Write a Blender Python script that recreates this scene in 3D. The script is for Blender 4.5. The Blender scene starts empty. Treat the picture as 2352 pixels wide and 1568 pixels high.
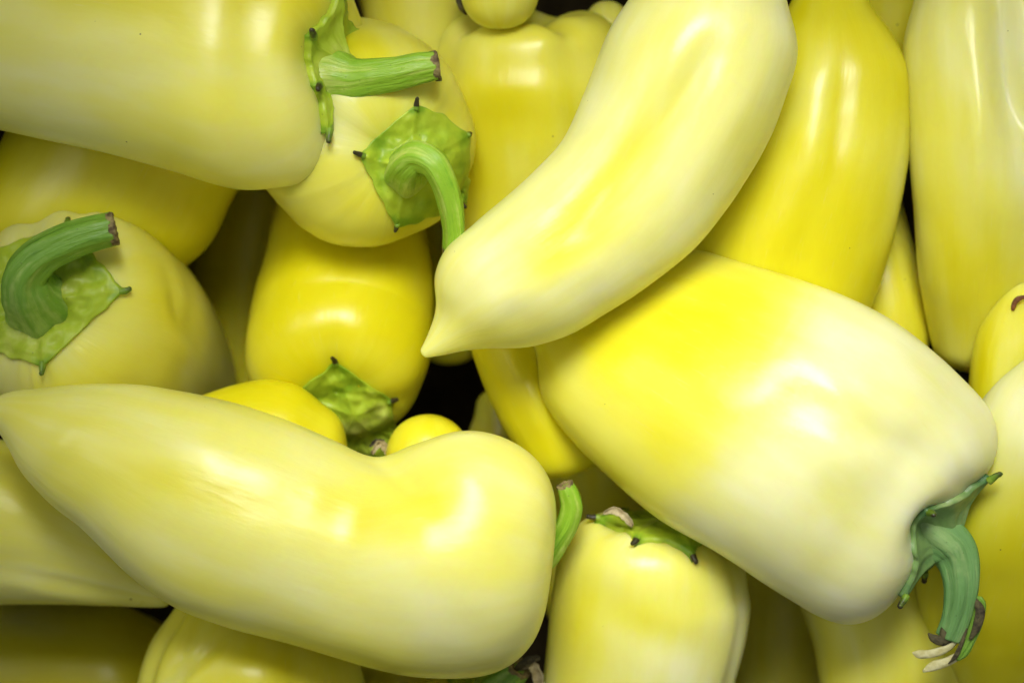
import bpy, bmesh, math, random
import numpy as np
from mathutils import Vector, noise as mnoise
from mathutils.bvhtree import BVHTree

# ------------------------------------------------------------------ camera, light, exposure
scene = bpy.context.scene
col = scene.collection
K = 0.30 / 2352.0            # metres per authoring unit (the frame is 2352 x 1568 units at the pile's top)
DC = 4700.0                  # camera height above the pile's top, same unit

cam_data = bpy.data.cameras.new('camera')
cam = bpy.data.objects.new('camera', cam_data)
col.objects.link(cam)
cam.location = (0, 0, DC * K)
cam.rotation_euler = (0, 0, 0)
cam_data.sensor_width = 36.0
cam_data.lens = 36.0 * DC / 2352.0
cam_data.clip_start = 0.01
cam_data.clip_end = 50.0
cam_data.dof.use_dof = True
cam_data.dof.focus_distance = (DC + 170) * K
cam_data.dof.aperture_fstop = 7.1
scene.camera = cam

world = bpy.data.worlds.new('World')
scene.world = world
world.use_nodes = True
wb = world.node_tree.nodes['Background']
wb.inputs[0].default_value = (1.0, 0.995, 0.92, 1)
wb.inputs[1].default_value = 0.20


def area(name, loc, target, size, size_y, power, color):
    l = bpy.data.lights.new(name, 'AREA')
    l.shape = 'RECTANGLE'
    l.size, l.size_y = size, size_y
    l.energy = power
    l.color = color
    o = bpy.data.objects.new(name, l)
    o.location = loc
    d = Vector(target) - Vector(loc)
    o.rotation_euler = d.to_track_quat('-Z', 'Y').to_euler()
    col.objects.link(o)
    return o


key = area('key_light', (0.02, 0.23, 0.40), (0.04, -0.02, -0.04), 0.28, 0.20, 0.34, (1.0, 0.995, 0.95))
key.data.spread = math.radians(38)
area('window_light', (-0.52, 0.26, 0.48), (0.0, 0, -0.03), 0.34, 0.24, 0.95, (0.98, 1.0, 0.98))
area('cool_light', (-0.50, -0.65, 0.42), (0, 0, -0.03), 0.55, 0.36, 0.26, (0.70, 0.86, 1.0))
area('side_light', (0.80, 0.12, 0.55), (0, 0, -0.03), 0.50, 0.40, 0.22, (0.95, 1.0, 1.0))

scene.view_settings.view_transform = 'Standard'
scene.view_settings.look = 'None'
scene.view_settings.gamma = 1.0
scene.view_settings.exposure = -0.2
scene.view_settings.use_curve_mapping = False
scene.render.engine = 'CYCLES'
scene.cycles.use_denoising = True
scene.cycles.use_adaptive_sampling = True
scene.cycles.adaptive_threshold = 0.015
scene.cycles.max_bounces = 10
scene.cycles.diffuse_bounces = 8
scene.cycles.glossy_bounces = 4


# ------------------------------------------------------------------ materials
def N(nt, kind, **kw):
    n = nt.nodes.new(kind)
    for k, v in kw.items():
        setattr(n, k, v)
    return n


def mth(nt, op, a, b=None, clamp=False):
    n = nt.nodes.new('ShaderNodeMath')
    n.operation = op
    n.use_clamp = clamp
    for i, v in enumerate((a, b)):
        if v is None:
            continue
        if isinstance(v, (int, float)):
            n.inputs[i].default_value = v
        else:
            nt.links.new(v, n.inputs[i])
    return n.outputs[0]


def ramp(nt, fac, stops, interp='EASE'):
    n = nt.nodes.new('ShaderNodeValToRGB')
    cr = n.color_ramp
    cr.interpolation = interp
    while len(cr.elements) < len(stops):
        cr.elements.new(0.5)
    for e, (p, c) in zip(cr.elements, stops):
        e.position = p
        e.color = (*c, 1)
    nt.links.new(fac, n.inputs[0])
    return n.outputs[0]


def mix(nt, fac, a, b, blend='MIX'):
    n = nt.nodes.new('ShaderNodeMix')
    n.data_type = 'RGBA'
    n.blend_type = blend
    for i, v in ((0, fac), (6, a), (7, b)):
        if isinstance(v, (int, float)):
            n.inputs[i].default_value = v
        elif isinstance(v, tuple):
            n.inputs[i].default_value = (*v, 1)
        else:
            nt.links.new(v, n.inputs[i])
    return n.outputs[2]


def noise_tex(nt, vec, scale, detail=2.0, rough=0.5):
    n = nt.nodes.new('ShaderNodeTexNoise')
    n.inputs['Scale'].default_value = scale
    n.inputs['Detail'].default_value = detail
    n.inputs['Roughness'].default_value = rough
    nt.links.new(vec, n.inputs['Vector'])
    return n.outputs['Fac']


def make_skin():
    m = bpy.data.materials.new('pepper_skin')
    m.use_nodes = True
    nt = m.node_tree
    b = nt.nodes['Principled BSDF']
    geo = N(nt, 'ShaderNodeNewGeometry')
    pos = geo.outputs['Position']
    ripe = N(nt, 'ShaderNodeAttribute', attribute_name='ripe').outputs['Fac']
    suv = N(nt, 'ShaderNodeAttribute', attribute_name='strip').outputs['Vector']
    # pigment and painted sheens: pale cream wax to ripe yellow, in soft lengthwise streaks and clouds
    cloud = noise_tex(nt, pos, 26.0, 2.5, 0.5)
    streak = noise_tex(nt, suv, 1.0, 3.0, 0.55)
    f = mth(nt, 'ADD', ripe, mth(nt, 'MULTIPLY', mth(nt, 'SUBTRACT', cloud, 0.5), 0.70))
    f = mth(nt, 'ADD', f, mth(nt, 'MULTIPLY', mth(nt, 'SUBTRACT', streak, 0.5), 0.62))
    f = mth(nt, 'ADD', mth(nt, 'MULTIPLY', f, 0.75), 0.25, clamp=True)
    c = ramp(nt, f, [(0.0, (0.85, 0.845, 0.53)), (0.25, (0.80, 0.785, 0.29)), (0.51, (0.785, 0.75, 0.12)),
                     (0.78, (0.75, 0.69, 0.033)), (1.0, (0.72, 0.645, 0.006))], 'LINEAR')
    # tiny dark specks of dirt on the skin
    v = N(nt, 'ShaderNodeTexVoronoi')
    v.inputs['Scale'].default_value = 130.0
    nt.links.new(pos, v.inputs['Vector'])
    sel = mth(nt, 'GREATER_THAN', N(nt, 'ShaderNodeSeparateColor').outputs[0], 0.70)
    sep = sel.node.inputs[0].links[0].from_node
    nt.links.new(v.outputs['Color'], sep.inputs[0])
    size = mth(nt, 'MULTIPLY', sep.outputs[1], 0.055)
    dot = mth(nt, 'LESS_THAN', v.outputs['Distance'], size)
    dirt = mth(nt, 'MULTIPLY', mth(nt, 'MULTIPLY', dot, sel), 0.75)
    c = mix(nt, dirt, c, (0.10, 0.075, 0.02))
    # faint lengthwise scuffs and fine streaks
    mp = N(nt, 'ShaderNodeMapping')
    mp.inputs['Scale'].default_value = (7.0, 2.6, 1.0)
    nt.links.new(suv, mp.inputs['Vector'])
    sc = noise_tex(nt, mp.outputs[0], 2.4, 5.0, 0.62)
    c = mix(nt, mth(nt, 'MULTIPLY', mth(nt, 'SUBTRACT', sc, 0.60, clamp=True), 1.2, clamp=True), c, (0.80, 0.73, 0.40))
    c = mix(nt, mth(nt, 'MULTIPLY', mth(nt, 'SUBTRACT', 0.40, sc, clamp=True), 0.8, clamp=True), c, (0.70, 0.60, 0.02))
    nt.links.new(c, b.inputs['Base Color'])
    # gloss: waxy, slightly uneven
    g = noise_tex(nt, pos, 60.0, 3.0, 0.6)
    r = mth(nt, 'ADD', mth(nt, 'MULTIPLY', g, 0.18), 0.23)
    nt.links.new(r, b.inputs['Roughness'])
    b.inputs['IOR'].default_value = 1.46
    b.inputs['Subsurface Weight'].default_value = 0.55
    b.inputs['Subsurface Radius'].default_value = (1.0, 0.78, 0.10)
    b.inputs['Subsurface Scale'].default_value = 0.008
    # fine relief
    n1 = noise_tex(nt, pos, 900.0, 2.0, 0.6)
    n2 = noise_tex(nt, suv, 2.2, 3.0, 0.55)
    n3 = noise_tex(nt, pos, 75.0, 2.0, 0.5)
    h = mth(nt, 'ADD', mth(nt, 'MULTIPLY', n1, 0.012), mth(nt, 'MULTIPLY', n2, 0.12))
    h = mth(nt, 'ADD', h, mth(nt, 'MULTIPLY', n3, 0.14))
    bp = N(nt, 'ShaderNodeBump')
    bp.inputs['Strength'].default_value = 0.55
    bp.inputs['Distance'].default_value = 0.0022
    nt.links.new(h, bp.inputs['Height'])
    nt.links.new(bp.outputs[0], b.inputs['Normal'])
    return m


def make_green(name, pale, mid, dark, scale=90.0, rough=0.42, streak=False, sss=0.15):
    m = bpy.data.materials.new(name)
    m.use_nodes = True
    nt = m.node_tree
    b = nt.nodes['Principled BSDF']
    pos = N(nt, 'ShaderNodeNewGeometry').outputs['Position']
    suv = N(nt, 'ShaderNodeAttribute', attribute_name='strip').outputs['Vector']
    edge = N(nt, 'ShaderNodeAttribute', attribute_name='ripe').outputs['Fac']
    a = noise_tex(nt, suv if streak else pos, 1.0 if streak else scale, 4.0, 0.6)
    a2 = noise_tex(nt, pos, scale * 3.2, 3.0, 0.6)
    f = mth(nt, 'ADD', mth(nt, 'MULTIPLY', a, 0.75), mth(nt, 'MULTIPLY', a2, 0.25))
    f = mth(nt, 'ADD', f, mth(nt, 'MULTIPLY', edge, 0.35), clamp=True)
    c = ramp(nt, f, [(0.30, pale), (0.50, mid), (0.74, dark)])
    v = N(nt, 'ShaderNodeTexVoronoi')
    v.inputs['Scale'].default_value = 260.0
    nt.links.new(pos, v.inputs['Vector'])
    dot = mth(nt, 'MULTIPLY', mth(nt, 'LESS_THAN', v.outputs['Distance'], 0.07), 0.35)
    c = mix(nt, dot, c, (0.05, 0.06, 0.01))
    nt.links.new(c, b.inputs['Base Color'])
    b.inputs['Roughness'].default_value = rough
    b.inputs['IOR'].default_value = 1.42
    b.inputs['Subsurface Weight'].default_value = sss
    b.inputs['Subsurface Radius'].default_value = (0.6, 1.0, 0.1)
    b.inputs['Subsurface Scale'].default_value = 0.002
    n1 = noise_tex(nt, pos, 420.0, 3.0, 0.6)
    n2 = noise_tex(nt, suv if streak else pos, 2.0 if streak else 80.0, 3.0, 0.55)
    h = mth(nt, 'ADD', mth(nt, 'MULTIPLY', n1, 0.15), n2)
    bp = N(nt, 'ShaderNodeBump')
    bp.inputs['Strength'].default_value = 0.6
    bp.inputs['Distance'].default_value = 0.0012
    nt.links.new(h, bp.inputs['Height'])
    nt.links.new(bp.outputs[0], b.inputs['Normal'])
    return m


def make_plain(name, c1, c2, scale=200.0, rough=0.8):
    m = bpy.data.materials.new(name)
    m.use_nodes = True
    nt = m.node_tree
    b = nt.nodes['Principled BSDF']
    pos = N(nt, 'ShaderNodeNewGeometry').outputs['Position']
    f = noise_tex(nt, pos, scale, 4.0, 0.65)
    nt.links.new(ramp(nt, f, [(0.35, c1), (0.65, c2)]), b.inputs['Base Color'])
    b.inputs['Roughness'].default_value = rough
    bp = N(nt, 'ShaderNodeBump')
    bp.inputs['Strength'].default_value = 0.6
    bp.inputs['Distance'].default_value = 0.001
    nt.links.new(noise_tex(nt, pos, scale * 2, 3.0, 0.6), bp.inputs['Height'])
    nt.links.new(bp.outputs[0], b.inputs['Normal'])
    return m


SKIN = make_skin()
CALYX = make_green('calyx_green', (0.60, 0.66, 0.13), (0.40, 0.52, 0.03), (0.19, 0.34, 0.015), scale=55.0)
CALYX_DULL = make_green('calyx_dusty_green', (0.34, 0.44, 0.16), (0.20, 0.33, 0.10), (0.08, 0.19, 0.06))
STEM = make_green('stem_green', (0.46, 0.58, 0.11), (0.25, 0.44, 0.025), (0.12, 0.30, 0.012), streak=True, rough=0.38)
STEM_DEEP = make_green('stem_deep_green', (0.33, 0.49, 0.10), (0.18, 0.36, 0.035), (0.07, 0.20, 0.015), streak=True, rough=0.4)
STEM_DULL = make_green('stem_dusty_green', (0.27, 0.42, 0.15), (0.15, 0.31, 0.09), (0.08, 0.21, 0.05), streak=True, rough=0.5)
TIP = make_green('calyx_point', (0.30, 0.42, 0.04), (0.16, 0.28, 0.02), (0.035, 0.028, 0.010), scale=150.0)
DARKTIP = make_plain('dried_tip', (0.035, 0.026, 0.01), (0.10, 0.085, 0.03), 500)
CUT = make_plain('cut_stem', (0.09, 0.055, 0.022), (0.30, 0.24, 0.09), 420)
STRAW = make_plain('dry_fibre', (0.50, 0.45, 0.18), (0.62, 0.58, 0.30), 300, 0.7)
PAPER = make_plain('papery_husk', (0.34, 0.26, 0.12), (0.55, 0.47, 0.27), 350, 0.75)
REDBROWN = make_plain('dried_style', (0.10, 0.03, 0.01), (0.24, 0.08, 0.02), 500, 0.6)
CRATE = make_plain('dark_crate', (0.030, 0.022, 0.010), (0.055, 0.040, 0.018), 60, 0.95)
CRATE.node_tree.nodes['Principled BSDF'].inputs['Specular IOR Level'].default_value = 0.05


# ------------------------------------------------------------------ geometry helpers (authoring units, y down)
def unit(v):
    v = np.asarray(v, float)
    return v / (np.linalg.norm(v) + 1e-9)


def spline(keys, t, tq):
    """cubic Hermite through keys (n,d) at parameters t"""
    keys = np.asarray(keys, float)
    n = len(keys)
    m = np.zeros_like(keys)
    d = np.diff(keys, axis=0) / np.diff(t)[:, None]
    m[0], m[-1] = d[0], d[-1]
    for i in range(1, n - 1):
        h0, h1 = t[i] - t[i - 1], t[i + 1] - t[i]
        m[i] = (d[i - 1] * h1 + d[i] * h0) / (h0 + h1)
    out = []
    for q in tq:
        i = min(max(np.searchsorted(t, q) - 1, 0), n - 2)
        h = t[i + 1] - t[i]
        s = (q - t[i]) / h
        out.append((2*s**3 - 3*s*s + 1) * keys[i] + (s**3 - 2*s*s + s) * h * m[i]
                   + (-2*s**3 + 3*s*s) * keys[i+1] + (s**3 - s*s) * h * m[i+1])
    return np.array(out)


def flat(secs, ratio=0.9):
    """sections (x_left, y_left, x_right, y_right, z[, lean_x, lean_y]) -> centre, half width and depth vectors"""
    keys = []
    for s in secs:
        xl, yl, xr, yr, z = s[:5]
        c = np.array([(xl + xr) / 2, (yl + yr) / 2, z])
        u = np.array([(xr - xl) / 2, (yr - yl) / 2, 0.0])
        lean = np.array([s[5], s[6], 1.0]) if len(s) > 6 else np.array([0, 0, 1.0])
        lean = unit(lean - unit(u) * np.dot(lean, unit(u)))
        v = lean * np.linalg.norm(u) * ratio
        keys.append(np.concatenate([c, u, v]))
    return keys


def axial(pts, ref=(0, -1, 0), end=None):
    """(x, y, z, r) along an axis in space -> round sections square to it"""
    P = np.array([p[:3] for p in pts], float)
    keys = []
    for i, p in enumerate(pts):
        T = unit(P[min(i + 1, len(P) - 1)] - P[max(i - 1, 0)])
        if end is not None and i == len(pts) - 1:
            T = unit(end)
        v = np.array(ref, float)
        v = unit(v - T * np.dot(v, T))
        u = unit(np.cross(v, T))
        keys.append(np.concatenate([P[i], u * p[3], v * p[3]]))
    return keys


class Thing:
    """one pepper: an Empty at its middle, parts under it; local unit = authoring unit scaled to its depth"""
    def __init__(self, name, label, category, origin, group=None):
        self.o = np.array(origin, float)
        s = (DC - self.o[2]) / DC
        self.s = K * s
        self.e = bpy.data.objects.new(name, None)
        self.e.empty_display_size = 0.01
        col.objects.link(self.e)
        self.e.location = ((self.o[0] - 1176) * K * s, (784 - self.o[1]) * K * s, self.o[2] * K)
        self.e['label'] = label
        self.e['category'] = category
        if group:
            self.e['group'] = group

    def px(self, p):
        # control point seen at frame position (x, y) when it stands at depth z
        f = ((DC - p[2]) / DC) / (self.s / K)
        return (1176 + (p[0] - 1176) * f, 784 + (p[1] - 784) * f, *p[2:])

    def local(self, P):
        P = (np.asarray(P, float) - self.o) * self.s
        P[:, 1] *= -1
        return P


def add_mesh(name, verts, faces, mat, parent, attrs=None, flip=False):
    me = bpy.data.meshes.new(name)
    if flip:
        faces = [f[::-1] for f in faces]
    me.from_pydata([tuple(v) for v in verts], [], faces)
    for k, (kind, data) in (attrs or {}).items():
        a = me.attributes.new(k, kind, 'POINT')
        a.data.foreach_set('value' if kind == 'FLOAT' else 'vector', np.asarray(data, np.float32).ravel())
    me.polygons.foreach_set('use_smooth', [True] * len(me.polygons))
    me.materials.append(mat)
    me.update()
    o = bpy.data.objects.new(name, me)
    col.objects.link(o)
    o.parent = parent
    return o


def grid_faces(nr, ns):
    f = []
    for i in range(nr - 1):
        for j in range(ns):
            k = (j + 1) % ns
            f.append((i * ns + j, i * ns + k, (i + 1) * ns + k, (i + 1) * ns + j))
    return f


def smoothstep(a, b, x):
    t = np.clip((x - a) / (b - a), 0, 1)
    return t * t * (3 - 2 * t)


def gauss(P, x, y, ang, ln, wd):
    a = math.radians(ang)
    dx, dy = P[..., 0] - x, P[..., 1] - y
    u = dx * math.cos(a) + dy * math.sin(a)
    v = -dx * math.sin(a) + dy * math.cos(a)
    return np.exp(-(u / ln) ** 2 - (v / wd) ** 2)


def body(thing, keys, cap0=60, cap1=90, p0=1.0, p1=0.85, dip=0, dipw=0.42, lobes=(), lobe_axial=0.0,
         dents=(), ripe=0.3, blobs=(), fronts=(), seed=0, nz=0.018, ns=128, nb=84, wrinkle=0.0):
    """skin of one pepper: lofted sections with a rounded end and a shoulder that dips to the stalk"""
    keys = np.array(keys)
    C = keys[:, :3]
    t = np.concatenate([[0], np.cumsum(np.linalg.norm(np.diff(C, axis=0), axis=1) + 1e-3)])
    L = t[-1]
    t = t / L
    B = spline(keys, t, np.linspace(0, 1, nb))
    rings, ax, sc, tt = [], [], [], []
    nc = 26

    def tang(k, ref):
        T = unit(np.cross(k[3:6], k[6:9]))
        return T if np.dot(T, ref) >= 0 else -T
    T0 = tang(keys[0], keys[1][:3] - keys[0][:3])
    T1 = tang(keys[-1], keys[-1][:3] - keys[-2][:3])
    for ph in np.linspace(math.pi / 2, 0, nc, endpoint=False):
        s = max(math.cos(ph), 0.004) ** p0
        rings.append((B[0][:3] - T0 * cap0 * math.sin(ph), B[0][3:6] * s, B[0][6:9] * s, 0.0, 0.0, -T0, s))
    for i in range(nb):
        rings.append((B[i][:3], B[i][3:6], B[i][6:9], i / (nb - 1), 0.0, T1, 1.0))
    for ph in np.linspace(0, math.pi / 2, nc + 1)[1:]:
        s = max(math.cos(ph), 0.004) ** p1
        a = cap1 * math.sin(ph) - dip * math.exp(-(s / dipw) ** 2)
        rings.append((B[-1][:3], B[-1][3:6] * s, B[-1][6:9] * s, 1.0, a, T1, s))
    th = np.linspace(-math.pi / 2, 1.5 * math.pi, ns, endpoint=False)
    ct, st = np.cos(th), np.sin(th)
    R = len(rings)
    P = np.zeros((R, ns, 3))
    strip = np.zeros((R, ns, 3))
    rnd = random.Random(seed)
    ox, oy = rnd.uniform(0, 50), rnd.uniform(0, 50)
    for i, (c, u, v, s, a, T, sc) in enumerate(rings):
        rho = np.ones(ns)
        axo = np.full(ns, a)
        for (ang, w, d, s0, s1) in lobes:
            dth = (th - math.radians(ang) + math.pi) % (2 * math.pi) - math.pi
            win = smoothstep(s0 - 0.18, s0 + 0.12, np.array(s)) * (1 - smoothstep(s1 - 0.12, s1 + 0.18, np.array(s)))
            g = np.exp(-(dth / w) ** 2)
            rho -= d * g * win
            if s >= 1.0:
                axo -= lobe_axial * g * win * math.sin(math.pi * min(1, sc)) * 1.2
        P[i] = c + np.outer(ct * rho, u) + np.outer(st * rho, v) + np.outer(axo, T)
        rr = np.linalg.norm(u)
        strip[i, :, 0] = ox + th * 3.0
        strip[i, :, 1] = oy + (s * L + a) / 330.0
        strip[i, :, 2] = seed * 3.1
    for _ in range(40):
        Q = P.copy()
        Q[1:-1] = (P[:-2] + 2 * P[1:-1] + P[2:]) / 4
        for j0 in (nc, nc + nb - 1):
            w = np.exp(-((np.arange(R) - j0) / 9.0) ** 2)[:, None, None]
            P = P * (1 - w) + Q * w
    # normals
    def normals(P):
        du = np.roll(P, -1, 1) - np.roll(P, 1, 1)
        dv = np.zeros_like(P)
        dv[1:-1] = P[2:] - P[:-2]
        dv[0] = P[1] - P[0]
        dv[-1] = P[-1] - P[-2]
        n = np.cross(du, dv)
        n /= (np.linalg.norm(n, axis=2, keepdims=True) + 1e-9)
        ctr = np.array([r[0] for r in rings])[:, None, :]
        if np.mean(np.sum(n * (P - ctr), axis=2)[nc:nc + nb]) < 0:
            n = -n
        return n
    n = normals(P)
    rad = float(np.mean([np.linalg.norm(r[1]) for r in rings[nc:nc + nb]]))
    so = Vector((seed * 7.3, seed * 1.7, seed * 4.9))
    disp = np.zeros((R, ns))
    for i in range(R):
        f = min(1.0, rings[i][6] * 1.5)
        for j in range(ns):
            q = Vector(P[i, j]) 
            d = mnoise.noise(q / (rad * 1.05) + so) * nz + mnoise.noise(q / (rad * 0.45) + so) * nz * 0.42 + mnoise.noise(q / (rad * 0.2) + so) * nz * 0.07
            disp[i, j] = d * rad * f
    if wrinkle:
        for i in range(R):
            s = rings[i][3]
            amp = wrinkle * math.exp(-((s - 0.93) / 0.22) ** 2) * min(1, rings[i][6] * 1.2)
            for j in range(ns):
                w = mnoise.noise(Vector((th[j] * 3.4, s * 1.6, seed * 2.2))) + 0.5 * mnoise.noise(Vector((th[j] * 8.0, s * 2.2, seed)))
                disp[i, j] += w * amp * rad
    front = np.clip(n[..., 2] * 3, 0, 1)
    for (x, y, ang, ln, wd, dep) in dents:
        disp -= dep * gauss(P, x, y, ang, ln, wd) * front
    P = P + n * disp[..., None]
    rp = np.full((R, ns), float(ripe))
    for (x, y, ang, ln, wd, am) in blobs:
        rp += am * gauss(P, x, y, ang, ln, wd)  # ripeness patches; some of the pale ones are painted sheens
    for (x, y, nx, ny, wd, am) in fronts:
        q = ((P[..., 0] - x) * nx + (P[..., 1] - y) * ny) / wd
        rp += am / (1 + np.exp(-np.clip(q, -30, 30)))
    rp = np.clip(rp, -0.5, 1.3)
    V = P.reshape(-1, 3)
    F = grid_faces(R, ns)
    F.append(tuple(range(ns))[::-1])
    F.append(tuple(range((R - 1) * ns, R * ns)))
    # outward check
    fc = np.cross(P[nc + 5, 1] - P[nc + 5, 0], P[nc + 6, 0] - P[nc + 5, 0])
    inv = np.dot(fc, P[nc + 5, 0] - rings[nc + 5][0]) < 0
    o = add_mesh('body', thing.local(V), F, SKIN, thing.e,
                 {'ripe': ('FLOAT', rp.ravel()), 'strip': ('FLOAT_VECTOR', strip.reshape(-1, 3))}, flip=not inv)
    thing.bvh = BVHTree.FromPolygons([Vector(v) for v in V], F[:-2])
    thing.end = (rings[-1][0] + rings[-1][5] * rings[-1][4], T1)
    thing.P = P
    return o


def tube(pts, ns=20, nsub=10, ridges=0, ridge=0.0, close=True, flat_ratio=1.0, seed=0, wob=0.0):
    pts = np.array(pts, float)
    t = np.concatenate([[0], np.cumsum(np.linalg.norm(np.diff(pts[:, :3], axis=0), axis=1) + 1e-6)])
    L = t[-1]
    q = np.linspace(0, L, (len(pts) - 1) * nsub + 1)
    S = spline(pts, t, q)
    V, st, info = [], [], []
    ref = None
    for i in range(len(S)):
        T = unit(S[min(i + 1, len(S) - 1), :3] - S[max(i - 1, 0), :3])
        if ref is None:
            ref = np.array([0, 0, 1.0]) if abs(T[2]) < 0.9 else np.array([0, 1.0, 0])
        ref = unit(ref - T * np.dot(ref, T))
        b = np.cross(T, ref)
        r = max(S[i, 3], 0.2)
        for j in range(ns):
            a = 2 * math.pi * j / ns
            k = 1 + ridge * math.cos(ridges * a + 0.004 * q[i])
            if wob:
                k += wob * mnoise.noise(Vector((math.cos(a) * 1.2, math.sin(a) * 1.2, q[i] / 60 + seed * 3)))
            V.append(S[i, :3] + ref * math.cos(a) * r * k * flat_ratio + b * math.sin(a) * r * k)
            aa = abs((a / math.pi) - 1.0)
            st.append((aa * 7.0 + seed, q[i] / 170.0, seed))
        info.append((S[i, :3], T, r))
    F = grid_faces(len(S), ns)
    if close:
        F.append(tuple(range(ns))[::-1])
        F.append(tuple(range((len(S) - 1) * ns, len(S) * ns)))
    return np.array(V), F, np.array(st), info


def stem(thing, pts, mat=None, ridges=6, ridge=0.05, seed=1, cut=True, parent=None, name='stem', ns=40, wob=0.06, base_pale=-0.8):
    pts = [thing.px(p) for p in pts]
    V, F, st, info = tube(pts, ns=ns, nsub=12, ridges=ridges, ridge=ridge, seed=seed, wob=wob)
    o = add_mesh(name, thing.local(V), F, mat or STEM, parent or thing.e,
                 {'strip': ('FLOAT_VECTOR', st), 'ripe': ('FLOAT', base_pale * np.exp(-np.repeat(np.arange(len(info)) / len(info), ns) / 0.16))}, flip=True)
    if cut:
        # ragged, dried rim and hollow cut face at the end of the stalk
        c, T, r = info[-1]
        ref = unit(np.cross(T, [0.3, 0.2, 1]))
        b = np.cross(T, ref)
        rr, off = [1.03, 1.05, 0.93, 0.6, 0.25], [-9, 4, 7, 1, -3]
        W, n2 = [], 30
        rnd = random.Random(seed)
        jag = [rnd.uniform(-3, 4) for _ in range(n2)]
        jr = [rnd.uniform(-0.04, 0.05) for _ in range(n2)]
        for k, (q, f) in enumerate(zip(rr, off)):
            for j in range(n2):
                a = 2 * math.pi * j / n2
                W.append(c + T * (f * r / 32 + (jag[j] if k in (1, 0) else jag[j] * 0.4)) + (ref * math.cos(a) + b * math.sin(a)) * r * (q + (jr[j] if k < 2 else 0)))
        G = grid_faces(len(rr), n2)
        G.append(tuple(range((len(rr) - 1) * n2, len(rr) * n2)))
        add_mesh('cut_end', thing.local(W), G, CUT, o)
    return o, info


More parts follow.
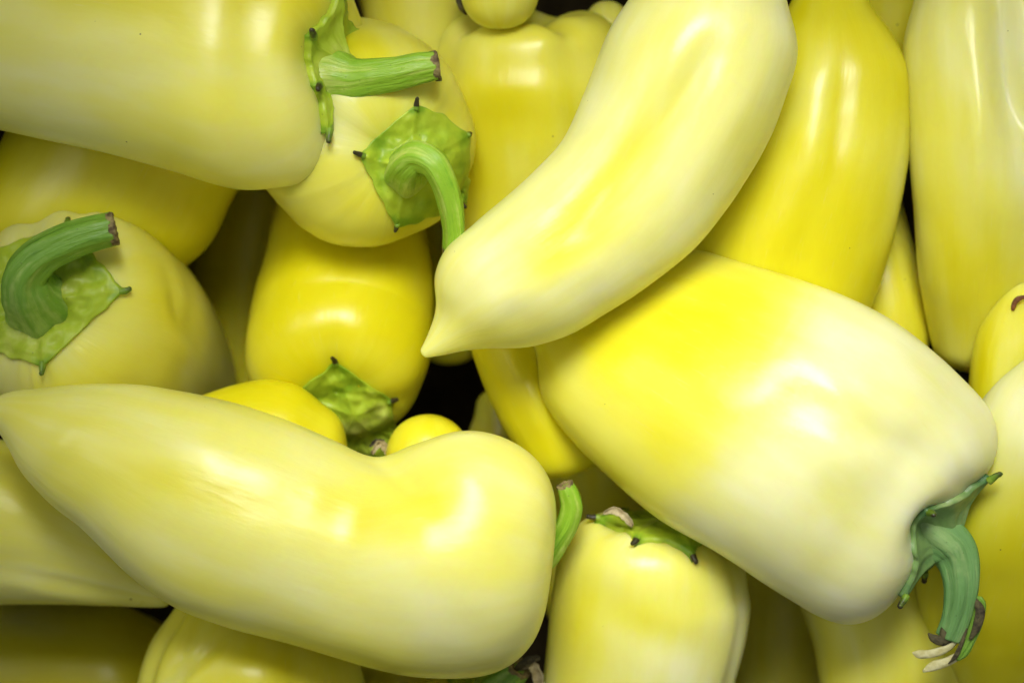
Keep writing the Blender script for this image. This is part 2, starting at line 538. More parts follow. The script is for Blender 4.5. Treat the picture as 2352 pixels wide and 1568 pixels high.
def calyx(thing, centre, corners, axes=None, mat=None, concave=0.90, thick=7, seed=0, bump=6.0, raise_c=16, cone=0.33,
          tips=None, tipdark=0.6, wave=0.06, tipscale=1.0):
    """green star-edged cap laid onto the shoulder; corners given in the plane of axes around centre"""
    E1, E2, Nn = [np.array(a, float) for a in (axes or ((1, 0, 0), (0, 1, 0), (0, 0, 1)))]
    E1, E2, Nn = unit(E1), unit(E2), unit(Nn)
    c = np.array(centre, float)
    image = len(c) == 2
    if image:
        c = np.array([c[0], c[1], 0.0])
        cor = [(x - c[0], y - c[1]) for x, y in corners]
    else:
        cor = list(corners)
    cor = sorted(cor, key=lambda p: math.atan2(p[1], p[0]))
    n = len(cor)
    ang = [math.atan2(p[1], p[0]) for p in cor]
    rad = [math.hypot(*p) for p in cor]
    ns, nr = 150, 30
    outl = []
    per = ns // n
    for k in range(n):
        a0, a1 = ang[k], ang[(k + 1) % n] + (2 * math.pi if k == n - 1 else 0)
        r0, r1 = rad[k], rad[(k + 1) % n]
        for j in range(per):
            f = j / per
            x = (1 - f) * r0 * math.cos(a0) + f * r1 * math.cos(a1)
            y = (1 - f) * r0 * math.sin(a0) + f * r1 * math.sin(a1)
            bow = 1 - (1 - concave) * (math.sin(math.pi * f) ** 0.6) 
            w = 1 + wave * mnoise.noise(Vector((x / 28, y / 28, seed * 5.0))) * math.sin(math.pi * f)
            outl.append((x * bow * w, y * bow * w))
    ns = len(outl)
    V, ed, hits = [], [], {}
    prof = [((i / (nr - 1)) ** 0.9, 1.0) for i in range(nr)] + [(1.006, 0.35), (1.0, -0.9)]
    last = [None] * ns
    for i, (rho, up) in enumerate(prof):
        for j, (a, b_) in enumerate(outl):
            q = c + (E1 * a + E2 * b_) * max(rho, 0.012)
            h = None
            if image:
                q = np.array([q[0], q[1], thing.o[2]])
                eye = np.array([1176.0, 784.0, thing.o[2] + DC])
                hit = thing.bvh.ray_cast(Vector(eye), Vector(unit(q - eye)), 9000)
            else:
                hit = thing.bvh.ray_cast(Vector(q + Nn * 900), Vector(-Nn), 2500)
            if hit[0] is not None:
                h = np.array(hit[0])
                if last[j] is not None and np.dot(last[j] - h, Nn) > 46:
                    h = None
            if h is None:
                if last[j] is None:
                    h = q
                else:
                    h = last[j] + (E1 * a + E2 * b_) * (1.0 / nr) * 0.9 - Nn * 3
            last[j] = h
            bm = mnoise.noise(Vector((q[0] / 34, q[1] / 34, q[2] / 34 + seed * 9.1))) + 0.3 * mnoise.noise(Vector((q[0] / 17, q[1] / 17, q[2] / 17 + seed)))
            off = thick * up + (bump * bm * smoothstep(0.12, 0.4, np.array(rho)) * (1 - smoothstep(0.8, 1.0, np.array(rho))) if up == 1.0 else 0)
            off += raise_c * math.exp(-(rho / cone) ** 2)
            # rib running from the stalk out to each point
            f = (j % per) / per
            f = min(f, 1 - f)
            if up == 1.0:
                off += 4.5 * math.exp(-(f * rho / 0.05) ** 2) * rho
            V.append(h + Nn * off)
            ed.append(0.75 * smoothstep(0.78, 1.0, np.array(rho)) * math.exp(-(f / 0.14) ** 2) - 0.12 * bm)
    F = grid_faces(len(prof), ns)
    F.append(tuple(range(ns))[::-1])
    V = np.array(V)
    i0 = (nr - 1) * ns
    flip = np.dot(np.cross(V[i0 - ns * 4 + 1] - V[i0 - ns * 4], V[i0 - ns * 3] - V[i0 - ns * 4]), Nn) > 0
    o = add_mesh('calyx', thing.local(V), F, mat or CALYX, thing.e,
                 {'ripe': ('FLOAT', ed), 'strip': ('FLOAT_VECTOR', V / 40)}, flip=flip)
    rnd = random.Random(seed + 11)
    for k in range(n):
        if tips is not None and k not in tips:
            continue
        p = V[i0 + k * per]
        inn = V[(nr - 4) * ns + k * per]
        d = unit(p - inn)
        up = Nn * rnd.uniform(0.5, 1.0)
        side = np.cross(d, Nn) * rnd.uniform(-0.5, 0.5)
        L = rnd.uniform(13, 20) * tipscale
        pts = [(*(p - d * 10 - Nn * 3), 8.5 * tipscale), (*(p + d * 3), 7.5 * tipscale), (*(p + d * L * 0.7 + up * 3 + side * 4), 6.0 * tipscale),
               (*(p + d * L * 1.05 + up * 8 + side * 9), 4.6 * tipscale), (*(p + d * L * 1.15 + up * 11 + side * 11), 1.0)]
        W, G, st, _ = tube(pts, ns=10, nsub=4, seed=k, wob=0.2)
        fr = np.repeat(np.linspace(0, 1, len(W) // 10), 10)
        add_mesh('calyx_tip', thing.local(W), G, TIP, o,
                 {'strip': ('FLOAT_VECTOR', st), 'ripe': ('FLOAT', -0.2 + (fr > 0.3) * tipdark * 1.5 + fr * 0.7)}, flip=True)
    return o


def flake(thing, pts, half, mat, parent, name, seed=0):
    # thin, curled, ragged scrap of dry tissue along a short path
    pts = np.array([thing.px(p) for p in pts], float)
    t = np.linspace(0, 1, len(pts))
    n = 16
    S = spline(pts, t, np.linspace(0, 1, n))
    rnd = random.Random(seed)
    V, m = [], 7
    for i in range(n):
        T = unit(S[min(i + 1, n - 1)] - S[max(i - 1, 0)])
        b = unit(np.cross(T, [0, 0, 1.0]))
        up = np.cross(b, T)
        w = half * (math.sin(math.pi * (0.06 + 0.9 * i / n)) ** 0.7) * rnd.uniform(0.75, 1.15)
        for j in range(m):
            f = j / (m - 1) * 2 - 1
            V.append(S[i] + b * f * w + up * (abs(f) ** 1.5 * half * 0.7 + rnd.uniform(-1.5, 1.5)))
    k = len(V)
    V += [v - np.array([0, 0, 1.6]) for v in V]
    F = []
    for i in range(n - 1):
        for j in range(m - 1):
            a = i * m + j
            F.append((a, a + 1, a + m + 1, a + m))
            F.append((k + a, k + a + m, k + a + m + 1, k + a + 1))
    rim = [i for i in range(m)] + [i * m + m - 1 for i in range(1, n)] + [(n - 1) * m + j for j in range(m - 2, -1, -1)] + [i * m for i in range(n - 2, 0, -1)]
    for a, b in zip(rim, rim[1:] + rim[:1]):
        F.append((a, k + a, k + b, b))
    o = add_mesh(name, thing.local(V), F, mat, parent)
    return o


PEP = 'pale yellow peppers heaped in the crate'


def pepper(label, keys, origin=None, **kw):
    c = np.mean([k[:3] for k in keys], axis=0) if origin is None else keys[-1][:3]
    t = Thing('sweet_pepper', label, 'pepper', c, PEP)
    if origin is not None:
        keys = [np.concatenate([t.px(k[:3]), k[3:] * ((DC - k[2]) / DC) / (t.s / K)]) for k in keys]
    body(t, keys, **kw)
    return t


# ------------------------------------------------------------------ the crate floor under the pile, with unseen added walls
def slab(name, x0, x1, y0, y1, z0, z1):
    bm = bmesh.new()
    vs = [bm.verts.new(((x - 1176) * K, (784 - y) * K, z * K)) for z in (z0, z1) for y in (y0, y1) for x in (x0, x1)]
    for f in ((0, 1, 3, 2), (4, 6, 7, 5), (0, 4, 5, 1), (2, 3, 7, 6), (0, 2, 6, 4), (1, 5, 7, 3)):
        bm.faces.new([vs[i] for i in f])
    bmesh.ops.recalc_face_normals(bm, faces=bm.faces)
    bmesh.ops.bevel(bm, geom=list(bm.edges), offset=0.002, segments=2, affect='EDGES')
    me = bpy.data.meshes.new(name)
    bm.to_mesh(me)
    bm.free()
    me.materials.append(CRATE)
    o = bpy.data.objects.new(name, me)
    col.objects.link(o)
    o['kind'] = 'structure'
    return o


slab('crate_floor', -700, 3050, -700, 2270, -1830, -1790)
slab('light_block_wall_left', -760, -705, -700, 2270, -1830, -420)  # walls out of view, added to keep side light off the pile
slab('light_block_wall_right', 3055, 3110, -700, 2270, -1830, -420)
slab('light_block_wall_back', -760, 3110, -760, -705, -1830, -420)
slab('light_block_wall_front', -760, 3110, 2275, 2330, -1830, -420)

# ------------------------------------------------------------------ the peppers, top layer
# long pointed pepper lying across the middle
pepper('curved pointed pepper lying diagonally on top in the middle, its tip pointing down left',
       flat([(966, 798, 984, 821, -235), (985, 762, 1028, 817, -232), (1000, 716, 1075, 801, -226), (997, 640, 1200, 798, -215),
             (1018, 582, 1290, 775, -205), (1090, 513, 1400, 715, -195), (1200, 420, 1500, 648, -185), (1280, 338, 1600, 563, -178),
             (1340, 220, 1722, 400, -170), (1398, 72, 1800, 228, -165), (1450, -8, 1828, 112, -165), (1500, -95, 1800, 15, -170)], 0.88),
       cap0=9, cap1=80, seed=3, ripe=0.05,
       dents=[(1400, 425, -52, 200, 46, 20), (1560, 230, -60, 120, 34, 16), (1160, 690, -35, 120, 40, -8), (1200, 520, -42, 170, 40, -6),
              (1010, 735, -60, 40, 26, 6), (1640, 330, -60, 160, 40, -8)],
       blobs=[(1410, 420, -52, 190, 45, 0.55), (1290, 560, -40, 110, 60, 0.35), (1150, 680, -35, 90, 60, -0.1)], nb=120)

# top left, its stalk pointing right
tA = pepper('large pale pepper in the top left corner with thick green stem pointing right',
            flat([(-560, 0, -560, 120, -330), (-420, -120, -420, 210, -320), (-200, -185, -200, 270, -310), (0, -205, 0, 300, -300),
                  (200, -205, 200, 346, -295), (400, -190, 400, 402, -290), (575, -165, 550, 440, -285, -0.15, 0), (722, -125, 684, 434, -280, -0.45, 0)], 0.82),
            cap0=60, cap1=120, p1=0.8, dip=66, dipw=0.46, seed=5, ripe=0.22, nb=120,
            lobes=[(95, 0.55, 0.05, 0.75, 2), (215, 0.5, 0.06, 0.6, 2), (-30, 0.5, 0.06, 0.6, 2)], lobe_axial=26,
            dents=[(520, 300, 10, 150, 70, -10), (300, 60, 2, 300, 70, 8)],
            blobs=[(380, 10, 2, 520, 60, 0.55), (620, 120, 0, 150, 60, 0.3), (520, 250, 0, 120, 50, 0.15), (250, 190, 4, 300, 50, -0.15)])
T = tA.end[1]
e2 = unit(np.cross(T, [0, 0, 1.0]))
e2 = e2 if e2[1] > 0 else -e2
e1 = unit(np.cross(e2, T))
e1 = e1 if e1[2] > 0 else -e1
calyx(tA, tA.end[0], [(40, -168), (120, -50), (100, 60), (60, 160), (-90, 120), (-130, -90)], axes=(e1, e2, T), seed=2, thick=18, raise_c=52, cone=0.42,
      concave=0.93, bump=7, wave=0.12, tipdark=0.15, tipscale=1.1)
E = tA.end[0]
stem(tA, [(E[0] - 5, E[1] + 25, E[2] - 0, 78), (E[0] + 28, E[1] + 23, E[2] + 12, 68), (E[0] + 62, 184, E[2] + 28, 52), (E[0] + 108, 178, E[2] + 42, 43),
          (E[0] + 160, 170, E[2] + 50, 39), (E[0] + 212, 158, E[2] + 54, 37), (E[0] + 250, 152, E[2] + 54, 33)], seed=4, ridge=0.045)

# facing the camera, five-cornered green cap
tB = pepper('pepper facing the camera with a five pointed bright green cap and stem bent down',
            axial([(700, 215, -880, 120), (745, 245, -740, 195), (805, 285, -560, 246), (850, 320, -420, 257)], end=(0.38, 0.24, 0.89)),
            origin='face', cap0=90, cap1=200, p1=0.92, dip=34, dipw=0.34, seed=8, ripe=0.42,
            lobes=[(150, 0.35, 0.05, 0.3, 2), (250, 0.3, 0.05, 0.3, 2), (20, 0.35, 0.05, 0.3, 2)], lobe_axial=10, wrinkle=0.018,
            blobs=[(800, 120, 20, 110, 40, 0.5), (860, 480, 20, 200, 60, 0.15), (800, 300, 70, 120, 60, -0.35), (1080, 330, 90, 120, 50, 0.1)], nb=100)
calyx(tB, (940, 396), [(957, 243), (1078, 310), (1062, 470), (912, 522), (828, 356)], seed=5, concave=1.05, bump=11, raise_c=58, cone=0.40, thick=9, tipscale=0.8)
zB = tB.end[0][2]
stem(tB, [(934, 404, zB - 26, 50), (934, 394, zB + 20, 47), (942, 376, zB + 62, 40), (966, 362, zB + 92, 35), (996, 376, zB + 104, 32), (1020, 418, zB + 98, 29),
          (1036, 470, zB + 78, 27), (1043, 525, zB + 50, 25), (1042, 574, zB + 22, 24)], seed=7, ridge=0.06, ridges=5)

# big pepper on the right
tM = pepper('big blunt pepper on the right, half yellow half cream, dusty green hanging stem',
            flat([(1330, 640, 1232, 800, -520), (1455, 575, 1238, 888, -475), (1588, 571, 1275, 962, -435), (1682, 591, 1336, 1036, -400), (1790, 628, 1410, 1107, -362),
                  (1902, 671, 1505, 1183, -332), (2030, 736, 1640, 1265, -315, -0.02, -0.01), (2146, 822, 1770, 1348, -318, -0.12, -0.08), (2236, 905, 1872, 1410, -320, -0.27, -0.19)], 0.80),
            cap0=70, cap1=165, p1=0.8, dip=84, dipw=0.5, seed=13, ripe=-0.16, nb=130, fronts=[(1690, 900, -0.866, -0.5, 34, 0.74)],
            lobes=[(88, 0.42, 0.06, 0.62, 2), (205, 0.4, 0.05, 0.6, 2), (-30, 0.4, 0.05, 0.6, 2)], lobe_axial=58,
            dents=[(1960, 985, 27, 190, 42, 14), (1630, 800, 26, 180, 95, 11), (2080, 960, 30, 140, 60, -14),
                   (1880, 1020, 40, 90, 80, -16), (1808, 718, -45, 55, 8, -5), (1822, 728, -45, 55, 10, 6), (1700, 1010, -50, 150, 50, 7), (2180, 1110, 30, 60, 40, 12),
                   (1870, 900, 40, 50, 26, -6)],
            blobs=[(1620, 800, 25, 190, 90, 0.5), (1380, 780, -60, 160, 120, 0.1), (1330, 900, 60, 130, 50, -0.2), (1560, 1010, -55, 200, 70, 0.15), (1950, 1160, 30, 130, 70, 0.15)])
T = tM.end[1]
e2 = unit(np.cross(T, [0, 0, 1.0]))
e1 = unit(np.cross(e2, T))
e1 = e1 if e1[2] > 0 else -e1
e2 = e2 if e2[1] > 0 else -e2
E = tM.end[0]
calyx(tM, E, [(70, -165), (165, -20), (70, 165), (-120, 90), (-130, -90)], axes=(e1, e2, T), mat=CALYX_DULL, seed=9, thick=13, raise_c=60, cone=0.45,
      concave=0.93, bump=2, wave=0.14, tipdark=0.15, tipscale=1.1)
sM, inf = stem(tM, [(E[0] - 8, E[1] - 2, E[2], 76), (E[0] + 16, E[1] + 16, E[2] + 6, 66), (2190, 1268, E[2] + 16, 52), (2204, 1318, E[2] + 24, 43), (2204, 1370, E[2] + 26, 37),
                    (2193, 1420, E[2] + 22, 32), (2176, 1462, E[2] + 16, 29)], mat=STEM_DULL, seed=12, cut=False, ridge=0.08)
zs = E[2] + 20
for nm, pts, mt in (
        ('torn_fibre', [(2176, 1455, zs + 14, 22), (2160, 1468, zs + 14, 13), (2140, 1462, zs + 14, 9), (2130, 1452, zs + 14, 2)], DARKTIP),
        ('torn_fibre', [(2222, 1380, zs + 20, 5), (2243, 1378, zs + 22, 12), (2244, 1412, zs + 22, 13), (2226, 1466, zs + 14, 13), (2202, 1506, zs + 8, 9), (2196, 1514, zs + 6, 3)], STEM_DEEP),
        ('torn_fibre', [(2236, 1372, zs + 30, 4), (2248, 1396, zs + 34, 11), (2242, 1434, zs + 32, 10), (2226, 1466, zs + 26, 4)], DARKTIP),
        ('torn_fibre', [(2200, 1462, zs + 14, 6), (2172, 1486, zs + 10, 9), (2130, 1500, zs + 4, 10), (2100, 1498, zs + 2, 6), (2094, 1496, zs, 1)], STRAW),
        ('torn_fibre', [(2206, 1500, zs + 4, 8), (2172, 1518, zs, 11), (2136, 1530, zs - 4, 10), (2118, 1540, zs - 4, 3)], STRAW),
        ('torn_fibre', [(2218, 1440, zs + 26, 3), (2206, 1476, zs + 22, 5), (2190, 1508, zs + 14, 5), (2176, 1522, zs + 8, 1)], DARKTIP)):
    W, G, st, _ = tube([tM.px(p) for p in pts], ns=12, nsub=6, flat_ratio=0.5, wob=0.25, seed=len(pts))
    add_mesh(nm, tM.local(W), G, mt, sM, {'strip': ('FLOAT_VECTOR', st), 'ripe': ('FLOAT', np.zeros(len(W)))}, flip=True)

# long pepper across the lower left
tN = pepper('long lumpy pepper lying across the lower left, tapering to the left edge',
            flat([(-42, 925, -34, 962, -300), (0, 903, 4, 998, -290), (80, 891, 40, 1068, -280), (180, 883, 104, 1143, -275), (300, 883, 195, 1217, -270),
                  (402, 896, 300, 1318, -268), (522, 918, 400, 1388, -266), (642, 958, 500, 1430, -264), (764, 1008, 632, 1467, -262),
                  (872, 1047, 770, 1507, -262), (952, 1020, 860, 1532, -262), (1035, 993, 950, 1552, -264), (1098, 985, 1030, 1556, -268)], 0.84),
            cap0=14, cap1=206, p1=0.6, seed=17, ripe=0.20, nb=140,
            dents=[(930, 1080, 32, 85, 36, 22), (1010, 1120, 25, 90, 70, 8), (620, 1128, 14, 220, 70, 8), (300, 1180, 42, 170, 60, -6), (1000, 1330, 10, 120, 90, -8), (170, 1010, -40, 60, 30, -6),
                   (1090, 1050, 20, 90, 60, -14), (1200, 1230, 90, 60, 50, 6)],
            blobs=[(600, 1125, 15, 220, 42, 0.50), (800, 1175, 8, 200, 60, 0.35), (1080, 1200, 40, 160, 90, 0.25), (350, 1090, 20, 150, 60, 0.2),
                   (700, 1490, 16, 180, 40, 0.5), (900, 1330, 5, 240, 90, -0.25), (250, 1250, 40, 150, 50, -0.25)])  # pale blob on the lower left edge paints a sheen into the colour
stem(tN, [(1205, 1300, -345, 40), (1250, 1278, -345, 34), (1280, 1240, -342, 29), (1304, 1200, -336, 27), (1313, 1163, -330, 27), (1306, 1132, -325, 24), (1298, 1114, -322, 20)], seed=15, ridge=0.04)

# left edge, face to the camera
tO = pepper('pepper at the left edge facing the camera with broad green cap and hooked stem',
            axial([(390, 1000, -1150, 170), (320, 900, -960, 232), (245, 806, -740, 262), (176, 728, -540, 266)], end=(-0.34, -0.15, 0.93)),
            origin='face', cap0=90, cap1=205, p1=0.74, dip=50, dipw=0.4, seed=21, ripe=0.26, nb=100,
            lobes=[(75, 0.20, 0.07, 0.35, 2), (-5, 0.22, 0.06, 0.1, 0.72), (200, 0.4, 0.05, 0.3, 2), (300, 0.3, 0.05, 0.3, 2)], lobe_axial=16, wrinkle=0.012,
            dents=[(440, 735, 72, 100, 20, 20), (205, 500, 75, 60, 26, 14)],
            blobs=[(300, 850, -30, 150, 60, 0.3), (80, 520, -15, 110, 40, -0.25), (390, 650, 70, 130, 50, 0.3), (230, 510, 10, 60, 40, -0.1)])
calyx(tO, (92, 690), [(158, 512), (288, 668), (100, 842), (-80, 790), (-60, 590)], seed=14, concave=0.985, bump=15, raise_c=24, thick=10, tipdark=0.1, tipscale=0.95)
zO = tO.end[0][2]
stem(tO, [(100, 700, zO - 6, 82), (92, 690, zO + 30, 74), (72, 668, zO + 76, 60), (66, 632, zO + 108, 48), (98, 592, zO + 124, 42), (156, 560, zO + 126, 39),
          (218, 538, zO + 122, 37), (264, 528, zO + 116, 35)], mat=STEM_DEEP, seed=22, ridge=0.06)

# ------------------------------------------------------------------ second layer
pepper('yellow pepper standing behind the middle one, right below the round tip at the top edge',
       flat([(1010, 660, 1270, 660, -800), (1040, 480, 1400, 480, -740), (1010, 320, 1440, 320, -700), (988, 190, 1440, 190, -680, 0, 0.2), (996, 118, 1432, 112, -680, 0, 0.35)], 0.80),
       cap0=80, cap1=105, p1=0.8, dip=70, dipw=0.45, seed=25, ripe=0.5,
       lobes=[(150, 0.25, 0.07, 0.55, 2), (62, 0.25, 0.06, 0.6, 2), (-60, 0.4, 0.06, 0.5, 2)], lobe_axial=30,
       dents=[(1180, 260, 80, 90, 90, 10), (1272, 90, -60, 60, 30, -8)],
       blobs=[(1180, 260, 90, 90, 120, 0.5), (1120, 430, 60, 110, 60, 0.4), (1070, 110, -50, 60, 50, -0.2)])
tE = pepper('small round pale pepper tip at the top edge beside the big curved pepper',
            flat([(1062, -180, 1245, -190, -500), (1058, -80, 1242, -85, -490), (1055, -18, 1241, -22, -485)], 0.9),
            cap0=50, cap1=88, p1=0.9, seed=27, ripe=0.40, ns=96, nb=40, nz=0.01)
stem(tE, [(1052, -40, -520, 9), (1053, -8, -520, 8), (1062, 18, -522, 8), (1072, 34, -528, 3)], mat=DARKTIP, seed=3, cut=False, ns=12, name='dried_sepal', ridge=0)
tH = pepper('small pale lobe tucked at the top edge, left of the curved pepper',
            flat([(1310, 260, 1500, 260, -820), (1330, 150, 1470, 140, -790), (1335, 80, 1450, 80, -775)], 0.9),
            cap0=40, cap1=74, p1=0.9, seed=29, ripe=0.35, ns=96, nb=40)
tI = pepper('long yellow pepper narrowing to a neck at the top edge, right of the curved one',
            flat([(1850, -150, 1968, -150, -490), (1835, -45, 1982, -45, -480), (1812, 12, 1998, 22, -470), (1770, 80, 2040, 80, -460), (1735, 170, 2080, 170, -455),
                  (1695, 270, 2087, 270, -462), (1640, 420, 2076, 420, -475), (1590, 560, 2048, 560, -500), (1580, 700, 2008, 700, -530), (1600, 820, 1960, 820, -560)], 0.82),
            cap0=50, cap1=90, seed=31, ripe=0.78, nb=110,
            dents=[(1890, 330, 97, 210, 30, 8), (1845, 270, 95, 150, 40, -5), (1820, 560, 100, 130, 30, 8), (1990, 300, 92, 190, 50, -5)],
            blobs=[(1850, 600, 100, 160, 90, 0.45), (1885, 400, 97, 160, 22, 0.35), (1850, 220, 95, 110, 35, -0.4), (2050, 450, 95, 260, 34, -0.35), (1860, 40, 90, 60, 60, 0.2)])  # pale blob left of the groove is a grey sheen painted in
pepper('greyish pale pepper with a deep lengthwise groove in the top right corner',
       flat([(2150, -160, 2400, -160, -440), (2097, -10, 2440, -10, -430), (2070, 90, 2462, 90, -425), (2067, 180, 2474, 180, -422), (2080, 350, 2482, 350, -425),
             (2104, 520, 2478, 520, -475), (2130, 660, 2460, 660, -540), (2168, 790, 2420, 790, -610)], 0.85),
       cap0=60, cap1=70, seed=33, ripe=0.18, nb=110,
       dents=[(2265, 170, 84, 190, 38, 58), (2330, 330, 62, 150, 34, 26), (2200, 330, 88, 120, 22, -12), (2260, 480, 60, 90, 50, -10), (2300, 120, 84, 110, 20, -10), (2130, 60, 100, 90, 30, -6)],
       blobs=[(2240, 640, 85, 190, 110, 0.55), (2140, 470, 80, 170, 34, 0.3), (2280, 180, 84, 210, 60, -0.3), (2300, 450, 70, 90, 70, -0.2)])  # the paler blobs put grey sheens and a highlight into the colour
tL = pepper('pepper at the right edge, pale painted reflection above and yellow below, behind the dusty green stem',
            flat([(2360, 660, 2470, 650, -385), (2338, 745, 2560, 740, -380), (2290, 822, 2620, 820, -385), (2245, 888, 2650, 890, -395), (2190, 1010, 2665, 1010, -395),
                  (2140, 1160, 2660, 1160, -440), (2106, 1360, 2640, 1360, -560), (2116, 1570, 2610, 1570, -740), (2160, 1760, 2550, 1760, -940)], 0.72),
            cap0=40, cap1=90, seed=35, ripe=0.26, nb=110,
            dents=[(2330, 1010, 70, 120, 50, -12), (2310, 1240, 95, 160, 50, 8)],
            blobs=[(2300, 1380, 85, 260, 170, 0.9), (2300, 960, 80, 160, 120, -0.6)])  # pale upper blob is a white reflection painted into the skin colour
tK = pepper('pepper with a blunt nub at the right edge, tucked between two larger ones',
            flat([(2326, 606, 2362, 604, -420), (2316, 650, 2376, 648, -420), (2282, 702, 2440, 695, -425), (2251, 752, 2490, 745, -430), (2231, 845, 2520, 845, -440),
                  (2232, 960, 2520, 960, -455), (2250, 1060, 2490, 1060, -475)], 0.85),
            cap0=18, cap1=80, seed=37, ripe=0.45, nb=90,
            dents=[(2330, 780, 100, 80, 24, -6)], blobs=[(2245, 850, 95, 130, 20, 0.4)])
# pepper below the middle with cap at its top
tW = pepper('upright pepper at the bottom centre, green cap half hidden under the big one',
            flat([(1235, 1740, 1640, 1740, -600), (1247, 1568, 1690, 1568, -572, 0, 0.04), (1258, 1450, 1715, 1455, -552, -0.03, 0.09), (1268, 1360, 1722, 1385, -540, -0.06, 0.14), (1284, 1270, 1712, 1335, -530, -0.1, 0.2)], 0.82),
            cap0=80, cap1=128, p1=0.82, dip=42, dipw=0.4, seed=41, ripe=0.22, nb=110,
            lobes=[(28, 0.16, 0.035, 0.1, 2), (150, 0.35, 0.04, 0.4, 2), (240, 0.35, 0.05, 0.4, 2)], lobe_axial=12,
            dents=[(1400, 1300, 50, 80, 60, -4), (1390, 1360, 80, 80, 60, 6), (1500, 1440, 25, 120, 60, 6)],
            blobs=[(1330, 1450, 95, 190, 60, 0.35), (1480, 1400, 20, 110, 40, 0.3), (1560, 1530, 60, 110, 80, -0.35), (1690, 1450, 95, 150, 22, -0.35)])
T = tW.end[1]
E = tW.end[0]
e1 = unit(np.cross(T, [0, 0, 1.0]))
e2 = unit(np.cross(T, e1))
e2 = e2 if e2[2] > 0 else -e2
e1 = e1 if e1[0] > 0 else -e1
cW = calyx(tW, E, [(-150, 20), (-60, 130), (70, 140), (150, 40), (90, -110), (-80, -110)], axes=(e1, e2, T), seed=19, thick=11, raise_c=26, concave=0.88, bump=6, wave=0.06)
# dry papery flap on that cap
flake(tW, [(1386, 1176, -425), (1410, 1170, -408), (1434, 1184, -400), (1452, 1206, -404)], 9, PAPER, cW, 'papery_flap', 3)

# centre-left, cap downwards
tQ = pepper('yellow pepper left of centre with its green cap at its lower end',
            axial([(800, 470, -860, 165), (800, 620, -770, 195), (785, 740, -690, 212), (776, 820, -640, 218)], ref=(0, 0, 1), end=(0.04, 0.66, 0.75)),
            origin='face', cap0=80, cap1=140, p1=0.66, dip=24, dipw=0.4, seed=45, ripe=0.85,
            lobes=[(200, 0.3, 0.04, 0.3, 2), (-30, 0.3, 0.04, 0.3, 2), (90, 0.3, 0.03, 0.5, 2)], lobe_axial=8,
            blobs=[(800, 740, 10, 160, 70, 0.25), (600, 860, 80, 90, 30, -0.2), (780, 790, 0, 130, 30, -0.15)])
calyx(tQ, (815, 955), [(770, 830), (902, 920), (905, 1050), (760, 1075), (676, 905)], seed=23, concave=1.0, bump=14, raise_c=20, thick=8, tipscale=0.8)
zQ = tQ.end[0][2]
flake(tQ, [(856, 1040, zQ + 52), (872, 1018, zQ + 58), (886, 1026, zQ + 52), (896, 1050, zQ + 40)], 9, PAPER, tQ.e, 'dried_sepal', 5)
flake(tQ, [(850, 1024, zQ + 50), (868, 1012, zQ + 56), (884, 1012, zQ + 52)], 6, DARKTIP, tQ.e, 'dried_sepal', 6)

pepper('yellow rounded shoulder showing behind the long lower left pepper',
       flat([(440, 916, 425, 1140, -480), (540, 884, 520, 1190, -475), (635, 873, 620, 1220, -470), (700, 892, 680, 1230, -470), (745, 932, 725, 1220, -475)], 0.7),
       cap0=90, cap1=62, p1=0.8, seed=47, ripe=0.9, ns=110, nb=60)
pepper('small round yellow tip peeking up behind the fold of the long pepper',
       flat([(900, 1240, 1090, 1240, -540), (885, 1130, 1085, 1130, -505), (885, 1050, 1084, 1050, -490)], 0.9),
       cap0=60, cap1=100, p1=1.0, seed=49, ripe=0.8, ns=96, nb=40, nz=0.01)
pepper('narrow deep yellow pepper wedged between the two big peppers in the middle',
       flat([(1060, 720, 1250, 720, -590), (1082, 806, 1275, 800, -580), (1114, 892, 1320, 870, -575), (1154, 980, 1366, 935, -575), (1200, 1052, 1392, 980, -580)], 0.85),
       cap0=50, cap1=78, p1=0.75, seed=51, ripe=0.9, nb=70, dents=[(1215, 900, 65, 120, 26, -8)])
pepper('yellow pepper edge showing in the gap below the big right pepper',
       flat([(1215, 770, 1420, 770, -640), (1238, 890, 1440, 880, -630), (1262, 970, 1450, 960, -625), (1292, 1015, 1450, 1005, -625)], 0.8),
       cap0=50, cap1=42, p1=0.75, seed=53, ripe=0.8, ns=96, nb=50)
pepper('shaded olive yellow pepper under the top left one, above the hooked stem',
       flat([(100, 60, 680, 260, -690), (60, 220, 610, 350, -690), (20, 310, 545, 442, -690), (-40, 430, 482, 560, -690), (-80, 530, 418, 618, -700), (-60, 640, 330, 700, -720)], 0.75),
       cap0=80, cap1=80, seed=55, ripe=0.9, blobs=[(120, 420, 80, 140, 60, -0.2)])
pepper('greyish pepper behind the long pepper at the left edge with a fine lengthwise crease',
       flat([(-220, 1010, -260, 1390, -640), (-60, 1000, -70, 1390, -630), (60, 1030, 60, 1385, -625), (180, 1120, 200, 1386, -622), (290, 1230, 320, 1392, -622), (345, 1310, 380, 1396, -625)], 0.8),
       cap0=80, cap1=24, seed=57, ripe=0.22, dents=[(170, 1330, 14, 210, 18, 8), (170, 1356, 14, 210, 22, -4), (60, 1270, 10, 150, 24, 6)],
       blobs=[(60, 1100, 40, 110, 60, 0.3)])
pepper('shaded olive pepper in the bottom left corner with one painted grey sheen',
       flat([(-200, 1390, -200, 1780, -1230), (0, 1375, 0, 1800, -1220), (180, 1378, 190, 1800, -1215), (310, 1400, 340, 1780, -1215), (400, 1450, 420, 1720, -1220)], 0.75),
       cap0=80, cap1=70, seed=59, ripe=0.85, blobs=[(70, 1410, 5, 120, 40, -0.5)])  # grey sheen painted as a paler patch of skin
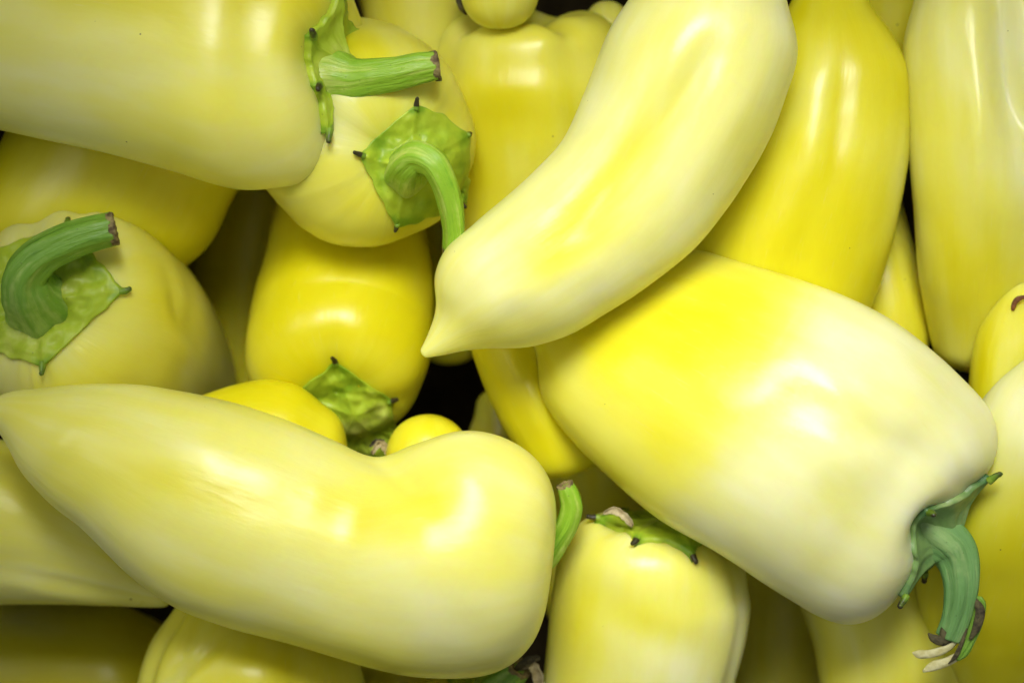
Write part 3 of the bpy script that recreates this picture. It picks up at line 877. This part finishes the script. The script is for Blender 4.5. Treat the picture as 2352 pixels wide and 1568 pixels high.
pepper('wrinkled yellow pepper at the bottom edge below the long one',
       flat([(450, 1320, 740, 1380, -640), (395, 1405, 800, 1470, -615), (352, 1465, 830, 1530, -605), (330, 1520, 842, 1585, -605), (318, 1600, 850, 1660, -610), (340, 1760, 830, 1790, -640)], 0.8),
       cap0=80, cap1=80, seed=61, ripe=0.48, lobes=[(150, 0.10, 0.05, -1, 2), (128, 0.09, 0.04, -1, 2), (60, 0.2, 0.05, -1, 2)],
       dents=[(470, 1500, -42, 130, 13, 10), (430, 1530, -48, 110, 10, 7)], blobs=[(640, 1520, 20, 160, 60, 0.35), (420, 1540, -50, 130, 24, -0.3)])
pepper('olive pale pepper hanging at the bottom edge below the big pepper and its stem',
       flat([(1790, 1240, 2150, 1240, -700), (1838, 1392, 2185, 1390, -680), (1864, 1470, 2200, 1470, -675), (1884, 1570, 2200, 1570, -675), (1900, 1740, 2170, 1740, -690)], 0.8),
       cap0=80, cap1=80, seed=63, ripe=0.4, blobs=[(1900, 1520, 80, 130, 40, 0.2)])
pepper('olive yellow pepper in the gap behind the two upright peppers at upper right',
       flat([(1880, 380, 2060, 410, -720), (1915, 500, 2084, 510, -705), (1940, 610, 2106, 600, -700), (1955, 720, 2130, 715, -695), (1965, 790, 2134, 775, -695)], 0.85),
       cap0=60, cap1=60, seed=65, ripe=0.6, ns=96, nb=60)
pepper('dark olive pepper at the top edge deep between the two upright right peppers',
       flat([(1880, -200, 2240, -200, -820), (1900, 0, 2220, 0, -820), (1930, 150, 2190, 160, -820), (1970, 260, 2150, 260, -830)], 0.8),
       cap0=80, cap1=60, seed=67, ripe=0.75, ns=96, nb=50)
pepper('shaded grey yellow pepper at the top edge behind the green stem',
       flat([(740, -260, 1040, -300, -760), (800, -60, 1082, -100, -740), (838, 60, 1086, 40, -730), (860, 160, 1080, 170, -730), (880, 280, 1040, 300, -740)], 0.8),
       cap0=80, cap1=60, seed=69, ripe=0.42, ns=110, nb=60)
pepper('bright yellow sliver at the top edge right of the top left pepper',
       flat([(560, -200, 850, -140, -560), (600, -80, 822, -50, -550), (630, 0, 796, 20, -550), (640, 50, 768, 72, -560), (640, 110, 740, 120, -575)], 0.8),
       cap0=60, cap1=40, seed=71, ripe=0.8, ns=96, nb=50)
# hidden pepper whose cap shows at the bottom edge
tF = pepper('hidden pepper at the bottom edge showing a dark green cap and dry stem',
            axial([(980, 1960, -860, 150), (1030, 1820, -760, 185), (1066, 1720, -690, 190)], ref=(0, 0, 1), end=(0.32, -0.72, 0.62)),
            origin='face', cap0=60, cap1=120, p1=0.85, dip=20, seed=73, ripe=0.5, ns=96, nb=50)
calyx(tF, (1120, 1610), [(1020, 1545), (1140, 1505), (1205, 1560), (1190, 1660), (1060, 1680)], seed=31, concave=0.93, bump=8, thick=9, raise_c=24, tips=(), mat=CALYX)
zF = tF.end[0][2]
stem(tF, [(1130, 1600, zF - 10, 54), (1150, 1572, zF + 30, 44), (1175, 1546, zF + 62, 34), (1192, 1530, zF + 76, 28)], mat=STEM_DEEP, seed=33)
flake(tF, [(1194, 1530, zF + 78), (1218, 1520, zF + 84), (1234, 1546, zF + 72), (1240, 1600, zF + 50)], 13, PAPER, tF.e, 'dried_sepal', 8)
flake(tF, [(1176, 1540, zF + 88), (1204, 1516, zF + 94), (1240, 1504, zF + 92)], 10, DARKTIP, tF.e, 'dried_sepal', 9)

# ------------------------------------------------------------------ deep peppers seen in the gaps
for lab, secs, sd, rp in (
        ('dark brown shaded pepper deep in the gap right of the hooked stem pepper', [(470, 330, 760, 380, -980), (430, 500, 720, 540, -980), (425, 680, 690, 700, -985), (440, 860, 660, 870, -990), (460, 980, 640, 980, -1000)], 81, 0.7),
        ('dark shaded pepper deep behind the tip of the curved pepper', [(880, 480, 1140, 480, -960), (920, 620, 1130, 620, -950), (950, 740, 1110, 740, -950), (965, 790, 1100, 785, -955)], 83, 0.7),
        ('shaded olive pepper deep in the gap beside the black hole', [(1040, 1190, 1260, 1150, -1000), (1060, 1080, 1240, 1060, -980), (1072, 1000, 1220, 980, -970), (1092, 950, 1200, 930, -970)], 85, 0.6),
        ('brown shaded pepper deep behind the short green stem in the middle', [(1220, 960, 1520, 920, -960), (1240, 1080, 1540, 1060, -950), (1260, 1220, 1540, 1210, -950), (1250, 1400, 1500, 1400, -960)], 87, 0.6),
        ('shaded olive pepper in the gap at the bottom right of the upright pepper', [(1680, 1180, 1960, 1200, -930), (1672, 1340, 1950, 1350, -910), (1670, 1480, 1940, 1480, -905), (1680, 1640, 1920, 1640, -910)], 89, 0.55),
        ('dark olive pepper at the bottom edge under the end of the long one', [(780, 1380, 1040, 1380, -930), (800, 1500, 1060, 1500, -900), (810, 1620, 1070, 1620, -890), (830, 1760, 1050, 1760, -900)], 91, 0.6),
        ):
    pepper(lab, flat([(*q[:4], q[4] - (250 if sd == 81 else 150)) for q in secs], 0.85), cap0=70, cap1=50, seed=sd, ripe=rp, ns=80, nb=44)

# ------------------------------------------------------------------ little dried twig on the right edge
tw = Thing('dried_twig', 'tiny curled red brown dried twig lying on the pepper at the right edge', 'twig', (2345, 700, -330))
hit = tK.bvh.ray_cast(Vector((2338, 700, 500)), Vector((0, 0, -1)))
zt = (hit[0].z if hit[0] is not None else -400) + 7
W, G, st, _ = tube([(2331, 713, zt, 3), (2332, 706, zt, 5), (2335, 695, zt + 3, 5.5), (2341, 687, zt + 6, 6), (2350, 683, zt + 9, 4.5), (2364, 681, zt + 10, 4), (2376, 684, zt + 8, 3)], ns=12, nsub=6, wob=0.3, seed=8)
V = tw.local(W)
o = add_mesh('twig', V, G, REDBROWN, tw.e, {'strip': ('FLOAT_VECTOR', st), 'ripe': ('FLOAT', np.zeros(len(W)))}, flip=True)
